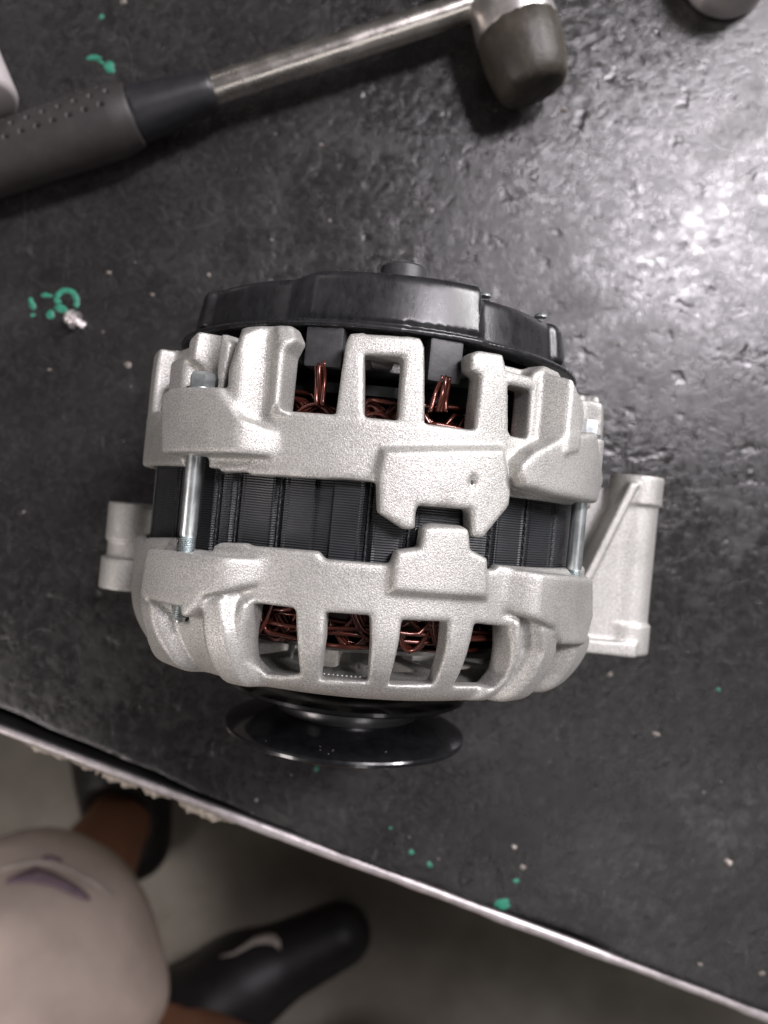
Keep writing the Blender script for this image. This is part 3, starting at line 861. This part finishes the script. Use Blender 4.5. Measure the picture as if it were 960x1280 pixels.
for a, v, r in ((on_drum(486, 478, 52)[0], 31, 46), (on_drum(656, 512, 52)[0], 31, 46), (R(-20), 31, 44)):
    o = from_bm('screw', hex_bm(5.5*MM, 3.2*MM), M_ZINC, rect, smooth=False)
    o.location = (r*math.sin(a)*MM, v*MM - 0.0062, r*math.cos(a)*MM)
    o.rotation_euler = (math.pi, 0, 0)

# ---- through bolts ------------------------------------------------------
bolt_protos = None
for i, a in enumerate(BOLTS):
    bx, bz = 67.4*math.sin(a), 67.4*math.cos(a)
    prof = [(28, 0), (28, 2.05), (-9.5, 2.05), (-10.0, 1.8)]
    for t in np.arange(-10.0, -29.4, -0.45): prof += [(t, 2.1), (t-0.22, 1.65)]
    prof += [(-30.6, 1.3), (-30.6, 0)]
    if i == 0:
        me_b = from_bm('through_bolt', lathe_bm([(v*MM, r*MM) for v, r in prof], 28), M_ZINC, alt, sharp=60)
        hd = from_bm('bolt_head', hex_bm(5.6*MM, 3.8*MM), M_ZINC, me_b, smooth=False)
        ws = from_bm('washer', lathe_bm([(v*MM, r*MM) for v, r in [(0, 2.0), (0, 3.7), (0.7, 3.7), (0.7, 2.0)]], 36), M_ZINC, me_b, sharp=40)
        hd.location = (0, 26.1*MM, 0); hd.rotation_euler = (0, 0.35, 0); ws.location = (0, 25.4*MM, 0)
        b = me_b
    else:
        b = me_b.copy(); C.objects.link(b); b.parent = alt
        for ch in (hd, ws):
            c = ch.copy(); C.objects.link(c); c.parent = b
            if ch is hd: c.rotation_euler = (0, 0.35 + 0.4*i, 0)
    b.location = (bx*MM, 0, bz*MM)

# ---- terminal blocks ----------------------------------------------------
for (xa, xb, ya, yb) in ((381, 429, 408, 459), (536, 578, 426, 479)):
    rad = 59.4
    c = [on_drum(x, y, rad) for x, y in ((xa, yb), (xb, yb), (xa, ya), (xb, ya))]
    am = sum(q[0] for q in c)/4; v0 = (c[0][1]+c[1][1])/2; v1 = 44.5
    wdt = (c[1][0]-c[0][0])*rad
    bm = box_bm(wdt*MM, (v1-v0)*MM, 13*MM, 0.8*MM, 2)
    bm.transform(Matrix.Rotation(am, 4, 'Y') @ Matrix.Translation((0, (v0+v1)/2*MM, (rad-6.5)*MM)))
    o = from_bm('terminal_block', bm, M_DARKPL, alt, sharp=40)

# ---- rear cover ---------------------------------------------------------
def build_cover(X, Y, Z):
    rr = np.sqrt(X*X+Z*Z); th = np.arctan2(X, Z)
    a1, a2 = on_drum(376, 352, 58)[0], on_drum(606, 383, 58)[0]
    mid = np.clip(0.5 + (th-a1)*56/7.0, 0, 1)*np.clip(0.5 + (a2-th)*56/1.8, 0, 1)
    mid = mid*(0.70 + 0.30*np.clip((th-a1)/(a2-a1), 0, 1))
    end = np.clip((Y-44)/14, 0, 1.4)
    rad = 56.8 + 2.3*mid - 2.0*end
    # bumps near the ends where the cover is screwed down
    for a in (on_drum(697, 440, 57)[0], on_drum(262, 385, 56)[0], R(150), R(-150)):
        rad = rad + 1.9*np.exp(-((np.angle(np.exp(1j*(th-a))))/0.06)**4)
    top = 56.0 + 2.1*mid
    F = smax(rr - rad, Y - top, 2.4)
    F = smax(F, 43.6 - Y, 0.6)
    F = np.maximum(F, -np.maximum(np.abs(Y-44.9)-0.5, 57.0 + 1.2*mid - rr))
    lip = np.maximum(rr - 59.8 - 0.6*mid, np.abs(Y-43.5)-0.8)
    F = np.minimum(F, lip)
    F = np.maximum(F, -np.maximum(rr - 52.5, Y - 54.5))
    return F
X, Y, Z = grid((-63, 41, -63), (63, 61, 63), 0.6)
Vv, Q = nets(build_cover(X, Y, Z), (-63, 41, -63), 0.6)
Vv = relax(Vv, Q, 2, 0.4)
cover = mesh_np('rear_cover', Vv*MM, Q, M_PLAST, alt)
# round boss standing on the cover's face, and the heads of its screws
o = from_bm('cover_boss', lathe_bm([(v*MM, r*MM) for v, r in [(0, 0), (0, 7.6), (1.6, 7.4), (1.9, 6.3), (5.6, 6.0), (6.2, 5.4), (6.2, 3.6), (3, 3.4), (3, 0)]], 48), M_DARKPL, cover, sharp=35)
o.location = (5.0*MM, 56.9*MM, 43*MM)
for x, z in ((25.5, 47), (42.5, 33)):
    o = from_bm('cover_screw', lathe_bm([(v*MM, r*MM) for v, r in [(0, 0), (0, 1.7), (0.7, 1.5), (1.1, 0.8), (1.2, 0)]], 20), M_ZINC, cover, sharp=50)
    o.location = (x*MM, 56.6*MM, z*MM)

# ---- pulley -------------------------------------------------------------
prof = [(-46.5, 9), (-46.5, 13), (-50.6, 13), (-51.0, 14), (-51.8, 33.4), (-52.3, 35.6), (-53.0, 36.6), (-54.0, 36.6), (-54.6, 35.6), (-56.0, 23.6), (-56.6, 21.6), (-61.2, 21.4), (-61.8, 22.4),
        (-62.8, 26.5), (-64.6, 33.4), (-65.5, 35.8), (-66.0, 36.6), (-66.6, 36.9), (-67.5, 36.8), (-67.9, 36.1), (-67.7, 35.2), (-66.0, 30), (-64.5, 25), (-62.5, 19), (-62.2, 9), (-62.2, 0)]
pul = from_bm('pulley', lathe_bm([(v*MM, r*MM) for v, r in prof], 160), M_PULLEY, alt, sharp=30)
o = from_bm('pulley_nut', hex_bm(22*MM, 9*MM), M_ZINC, pul, smooth=False); o.location = (0, -62.3*MM, 0); o.rotation_euler = (math.pi, 0, 0)
from_bm('belt_groove', lathe_bm([(v*MM, r*MM) for v, r in [(-56.5, 21.9), (-56.8, 22.05), (-61.0, 21.95), (-61.3, 21.8)]], 120), simple('satin_groove_steel', (0.26, 0.26, 0.265), 0.3, 0.9, nscale=150, namt=0.2), pul)
# fine dust and fibres on the front flange
V, Fq = [], []
for i in range(7):
    a = random.gauss(-0.05, 0.3); r = random.uniform(31, 36); v = np.interp(r, [23.4, 27, 33.6, 36.2], [-61.8, -62.8, -64.6, -65.5]) + 0.05
    p = Vector((r*math.sin(a), v, r*math.cos(a))); d = Vector((random.uniform(-1, 1), 0, random.uniform(-0.3, 0.3))).normalized()
    L_ = random.uniform(0.08, 0.3)
    tube_arrays([tuple((p - d*L_)*MM), tuple((p + Vector((0, 0.12, 0.1)))*MM), tuple((p + d*L_)*MM)], 0.00004+random.random()*0.00004, 4, V, Fq)
du = mesh_np('dust_specks', V, Fq, M_CRUMB, pul); du['kind'] = 'stuff'

# ------------------------------------------------------------------ the hammer
hz = 0.0150
A = at(-70, 221, hz); B = at(600, 4, hz)
hax = (B-A).normalized()
ham = tag(empty('hammer', (A.x, A.y, 0)), 'mallet with dimpled grey rubber grip, shiny metal shaft and worn brown rubber face', 'hammer')
hinv = Vector((A.x, A.y, 0))
hs = Vector((-hax.y, hax.x, 0)); hu = Vector((0, 0, 1))
LH = (B-A).length
def along(px): return (at(px, 0, hz).x - A.x)/hax.x
def hpt(t, lx, lz): return A + hax*t + hs*lx + hu*lz - hinv
def hsweep(name, stations, m, n=32, disp=None, parent=ham):
    """stations: (t, half width, half height, z offset)"""
    V, Fq = [], []
    for i, (t, rw, rh, dz) in enumerate(stations):
        for k in range(n):
            a = 2*math.pi*k/n
            f = 1 - (disp(t, a) if disp else 0)
            V.append(tuple(hpt(t, math.sin(a)*rw*f, math.cos(a)*rh*f + dz)))
    for i in range(len(stations)-1):
        for k in range(n):
            a, b = i*n+k, i*n+(k+1) % n; Fq.append((a, b, b+n, a+n))
    Fq.append(tuple(reversed(range(n)))); e = (len(stations)-1)*n; Fq.append(tuple(e+k for k in range(n)))
    return mesh_np(name, V, Fq, m, parent)
tg0, tg1 = along(-120), along(172)
def dimple(t, a):
    """rows of small moulded dents on the upper side of the grip"""
    sp = 0.0062; row = a*0.0125/0.0052
    j = round(row)
    if abs(j) > 3 or t > tg1-0.006: return 0
    tt = t/sp + 0.5*(j % 2); i = round(tt)
    d = math.hypot((tt-i)*sp, (row-j)*0.0052)
    return 0.15*math.exp(-(d/0.00095)**4)
st = []
NG = 380
for i in range(NG+1):
    f = i/NG; t = tg0+(tg1-tg0)*f
    rw = 0.0138 - 0.0016*f - 0.0006*math.sin(f*5)
    if f > 0.90: rw *= 1-0.13*((f-0.90)/0.10)**1.5
    if f > 0.98: rw *= 1-0.12*((f-0.98)/0.02)**2
    st.append((t, rw, rw*0.98, -0.0012*(1-f)))
hsweep('grip', st, M_GRIP, 160, dimple)
tc0, tc1 = along(166), along(268)
st = [(tc0+(tc1-tc0)*f, 0.0108 - 0.0036*f, 0.0108-0.0036*f, 0) for f in np.linspace(0, 0.94, 12)] + [(tc1-0.0008, 0.0071, 0.0071, 0), (tc1, 0.0064, 0.0064, 0)]
hsweep('collar', st, M_COLLAR, 40)
ts0, ts1 = along(255), along(612)
hsweep('shaft', [(ts0+(ts1-ts0)*f, 0.0056+0.00008*math.sin(f*40), 0.0056, 0) for f in np.linspace(0, 1, 40)], M_SHAFT, 32)
# head: turned about its own axis, across the handle
hd_dir = Vector((0.29, -0.957, 0)).normalized()
hc = at(628, -20, 0.0172)
def head_piece(name, prof, m, wob=0.0):
    bm = lathe_bm(prof, 56)
    if wob:
        for v in bm.verts:
            v.co += Vector((random.uniform(-1, 1), random.uniform(-1, 1), random.uniform(-1, 1)))*wob
    M3 = Matrix((Vector((hd_dir.y, -hd_dir.x, 0)), hd_dir, Vector((0, 0, 1)))).transposed().to_4x4()
    bm.transform(Matrix.Translation(hc - hinv) @ M3)
    return from_bm(name, bm, m, ham, sharp=50)
head_piece('head', [(-0.022, 0), (-0.022, 0.0150), (-0.0205, 0.0160), (-0.010, 0.0150), (-0.004, 0.0136), (0.004, 0.0136), (0.0075, 0.0150), (0.0178, 0.0156), (0.0200, 0.0150), (0.0200, 0)], M_HEAD)
head_piece('rubber_face', [(0.0185, 0), (0.0185, 0.0150), (0.0192, 0.0155), (0.027, 0.0156), (0.035, 0.0148), (0.0398, 0.0137), (0.0419, 0.0126), (0.0428, 0.0106), (0.0431, 0.006), (0.0431, 0)], M_NYLON, 0.00022)
head_piece('rubber_face', [(-0.020, 0), (-0.020, 0.0158), (-0.021, 0.0168), (-0.030, 0.0170), (-0.042, 0.0164), (-0.047, 0.0140), (-0.048, 0)], M_NYLON, 0.00012)

# ------------------------------------------------------------------ small screw by the green ring
sc = tag(empty('screw', at(97, 402, 0), R(58)), 'tiny shiny screw lying by the green paint ring', 'screw')
o = from_bm('screw_head', lathe_bm([(y*MM, r*MM) for y, r in [(0, 0), (0, 3.0), (1.2, 3.1), (2.2, 2.4), (2.6, 1.0), (2.6, 0)]], 24), M_CHROME, sc, sharp=40); o.location = (0, 1.2*MM, 3.1*MM)
prof = [(0.5, 0)]
for t in np.arange(0.5, -5.2, -0.8): prof += [(t, 1.55), (t-0.4, 1.15)]
prof += [(-5.6, 0.6), (-5.8, 0)]
o = from_bm('threaded_shank', lathe_bm([(y*MM, r*MM) for y, r in prof], 20), M_CHROME, sc); o.location = (0, 1.0*MM, 2.6*MM); o.rotation_euler = (R(10), 0, 0)
o = from_bm('washer', lathe_bm([(y*MM, r*MM) for y, r in [(0, 1.7), (0, 3.6), (0.7, 3.6), (0.7, 1.7), (0, 1.7)]], 28), M_CHROME, sc, sharp=40); o.location = (0, -1.0*MM, 3.6*MM)

# ------------------------------------------------------------------ chrome ring at the top right
p = at(905, -30, 0.0)
cup = tag(empty('socket', (p.x, p.y, 0)), 'shiny chrome socket standing at the top right corner', 'socket')
def zlathe(name, prof, m, parent, n=64, sharp=35):
    bm = lathe_bm(prof, n); bm.transform(Matrix.Rotation(R(90), 4, 'X')); return from_bm(name, bm, m, parent, sharp=sharp)
zlathe('socket_wall', [(0, 0.0120), (0, 0.0172), (0.0014, 0.0182), (0.009, 0.0182), (0.0105, 0.0172), (0.0125, 0.0172), (0.014, 0.0182), (0.021, 0.0182), (0.023, 0.0168), (0.0228, 0.0135), (0.020, 0.0120), (0, 0.0120)], M_CHROME, cup)
zlathe('socket_floor', [(0.004, 0), (0.004, 0.0119), (0.008, 0.0119), (0.008, 0.006), (0.0075, 0)], M_STEEL, cup)

# ------------------------------------------------------------------ white container at the left edge (lying on its side)
a0 = at(-42, 136, 0.022); dirw = Vector((-0.40, 0.90, 0)).normalized()
bot = tag(empty('bottle', (a0.x, a0.y, 0)), 'pinkish white plastic bottle lying at the left edge behind the grip', 'bottle')
bm = lathe_bm([(0, 0), (0.0, 0.0165), (0.0008, 0.0182), (0.0024, 0.0190), (0.055, 0.0200), (0.064, 0.0180), (0.069, 0.0100), (0.070, 0)], 64)
M3 = Matrix((Vector((dirw.y, -dirw.x, 0)), dirw, Vector((0, 0, 1)))).transposed().to_4x4()
bm.transform(Matrix.Translation((0, 0, 0.020)) @ M3)
from_bm('bottle_body', bm, M_WHITE, bot, sharp=40)
bm = lathe_bm([(0.0695, 0), (0.0695, 0.0105), (0.082, 0.0105), (0.083, 0.0095), (0.083, 0)], 40); bm.transform(Matrix.Translation((0, 0, 0.020)) @ M3)
from_bm('bottle_cap', bm, M_WHITE, bot, sharp=40)

# ------------------------------------------------------------------ the person seated at the bench
M_SKIN = simple('brown_skin', (0.28, 0.125, 0.07), 0.5, nscale=25, namt=0.15, bump=0.1, bscale=300)
M_CLOTH = simple('pale_pink_cloth', (0.47, 0.385, 0.33), 0.85, nscale=18, namt=0.14, bump=0.3, bscale=900, bdist=0.0004)
M_SHOE = simple('black_shoe', (0.012, 0.011, 0.011), 0.5, nscale=60, namt=0.4, bump=0.2, bscale=400)
M_SOLE = simple('shoe_sole', (0.03, 0.028, 0.027), 0.7)
kneeL = (-0.342, -0.445, -0.425); hipL = (-0.320, -0.86, -0.40)
kneeR = (0.10, -0.63, -0.36); hipR = (-0.06, -0.86, -0.31)
ankL = (-0.352, -0.412, -0.715); ankR = (-0.285, -0.690, -0.715)
toeL = (-0.375, -0.255, -0.770); toeR = (-0.060, -0.590, -0.765)
def trousers(X, Y, Z, grow=0.0):
    d = sd_cone(X, Y, Z, hipL, kneeL, 0.128, 0.123)
    d = smin(d, sd_cone(X, Y, Z, hipR, kneeR, 0.115, 0.10), 0.05)
    d = smin(d, sd_cone(X, Y, Z, (-0.15, -0.88, -0.28), (-0.15, -0.95, -0.12), 0.15, 0.15), 0.06)
    d = smin(d, sd_cone(X, Y, Z, kneeL, (kneeL[0]-0.02, kneeL[1]-0.02, kneeL[2]-0.07), 0.120, 0.110), 0.02)
    d = smin(d, sd_cone(X, Y, Z, kneeR, (kneeR[0]-0.03, kneeR[1]-0.01, kneeR[2]-0.10), 0.098, 0.09), 0.02)
    fold = 0.0050*np.sin(X*46+Y*22+3*np.sin(Y*14)) + 0.0040*np.sin(Y*55-Z*38+2*np.sin(X*25))
    return d + fold - grow
def legs(X, Y, Z):
    d = sd_cone(X, Y, Z, hipL, kneeL, 0.085, 0.062)
    d = smin(d, sd_cone(X, Y, Z, hipR, kneeR, 0.085, 0.062), 0.04)
    d = smin(d, sd_cone(X, Y, Z, (-0.15, -0.88, -0.28), (-0.15, -0.97, -0.02), 0.13, 0.13), 0.06)
    for k, a in ((kneeL, ankL), (kneeR, ankR)):
        mid = tuple(k[i]*0.62+a[i]*0.38 for i in range(3))
        d = smin(d, sd_cone(X, Y, Z, k, mid, 0.060, 0.060), 0.02)
        d = smin(d, sd_cone(X, Y, Z, mid, a, 0.058, 0.041), 0.02)
    for a, t in ((ankL, toeL), (ankR, toeR)):
        d = smin(d, sd_cone(X, Y, Z, (a[0], a[1], a[2]-0.03), t, 0.036, 0.024), 0.03)
    return d
def body_mesh(name, f, lo, hi, h, m, parent):
    X, Y, Z = grid(lo, hi, h); Vv, Q = nets(f(X, Y, Z), lo, h); Vv = relax(Vv, Q, 2, 0.5)
    return mesh_np(name, Vv, Q, m, parent)
per = body_mesh('person', legs, (-0.50, -1.15, -0.81), (0.26, -0.22, 0.14), 0.009, M_SKIN, None)
tag(per, 'person in pale pinkish trousers and black shoes beside the front edge of the workbench', 'person')
body_mesh('trousers', trousers, (-0.53, -1.16, -0.64), (0.26, -0.26, 0.06), 0.009, M_CLOTH, per)
for a, t in ((ankL, toeL), (ankR, toeR)):
    a_, t_ = np.array(a), np.array(t); dr = (t_-a_); dr[2] = 0; dr /= np.linalg.norm(dr)
    heel = a_ - dr*0.045
    def shoe(X, Y, Z):
        d = sd_cone(X, Y, Z, (heel[0], heel[1], -0.752), (a_[0]+dr[0]*0.10, a_[1]+dr[1]*0.10, -0.750), 0.050, 0.058)
        d = smin(d, sd_cone(X, Y, Z, (a_[0]+dr[0]*0.09, a_[1]+dr[1]*0.09, -0.754), (t_[0], t_[1], -0.765), 0.056, 0.042), 0.03)
        d = smin(d, sd_cone(X, Y, Z, (a_[0], a_[1], -0.74), (a_[0]+dr[0]*0.05, a_[1]+dr[1]*0.05, -0.72), 0.050, 0.045), 0.03)
        d = smax(d, -0.797 - Z, 0.004)
        return smax(d, -(np.sqrt((X-a_[0]+dr[0]*0.005)**2+(Y-a_[1]+dr[1]*0.005)**2+((Z+0.655)*0.9)**2)-0.062), 0.006)
    lo = np.minimum(heel, t_) - 0.075; hi = np.maximum(heel, t_) + 0.075
    so = body_mesh('shoe', shoe, (lo[0], lo[1], -0.81), (hi[0], hi[1], -0.655), 0.005, M_SHOE, per)
# pale label on the right shoe's tongue, and the print on the trousers: laid on the surface they mark
def drape(name, f, strip, m, parent, lift=0.0012):
    """two rows of photo pixels -> a thin strip lying on the surface f = 0"""
    V, Fq = [], []
    for row in strip:
        for px, py in row:
            d = np.array([(px-480)/FPX, (640-py)/FPX, -1.0]); t = 0.3
            for _ in range(200):
                p = np.array([0, 0, CAM_H]) + d*t; s = float(f(np.array([p[0]]), np.array([p[1]]), np.array([p[2]]))[0]) - lift
                if s < 0.0004 or t > 1.3: break
                t += s*0.6
            V.append(tuple(p))
    n = len(strip[0])
    for r in range(len(strip)-1):
        for i in range(n-1): Fq.append((r*n+i, r*n+i+1, (r+1)*n+i+1, (r+1)*n+i))
    nv = len(V)
    o = mesh_np(name, V, Fq, m, parent)
    md = o.modifiers.new('thickness', 'SOLIDIFY'); md.thickness = 0.0008; md.offset = -1
    return o
M_PRINTA = simple('purple_print', (0.20, 0.14, 0.17), 0.8, nscale=90, namt=0.35)
M_PRINTB = simple('white_print', (0.50, 0.44, 0.39), 0.8, nscale=90, namt=0.2)
def thick(center, half):
    rows = [[], [], []]
    for (x, y), h in zip(center, half):
        for k, r in enumerate(rows): r.append((x, y + (k-1)*h))
    return rows
tr = [o for o in C.objects if o.name == 'trousers'][0]
drape('printed_mark', trousers, thick([(8, 1103), (25, 1097), (45, 1094), (65, 1099), (85, 1108), (102, 1118), (112, 1124)], [3, 6, 10, 9, 8, 6, 2]), M_PRINTA, tr)
drape('printed_mark', trousers, thick([(0, 1087), (20, 1081), (42, 1077), (66, 1079), (90, 1088), (115, 1101), (132, 1114), (142, 1121)], [2, 3, 3, 3, 3, 3, 3.5, 2]), M_PRINTB, tr)
drape('printed_mark', trousers, thick([(52, 1073), (60, 1072), (70, 1074), (78, 1077)], [2, 3, 3, 1]), M_PRINTA, tr)
drape('shoe_strap', shoe, thick([(276, 1196), (292, 1192), (306, 1184), (318, 1176), (332, 1173), (344, 1175), (350, 1182)], [1, 2, 3, 5, 6, 7, 6]), M_PRINTB, so)
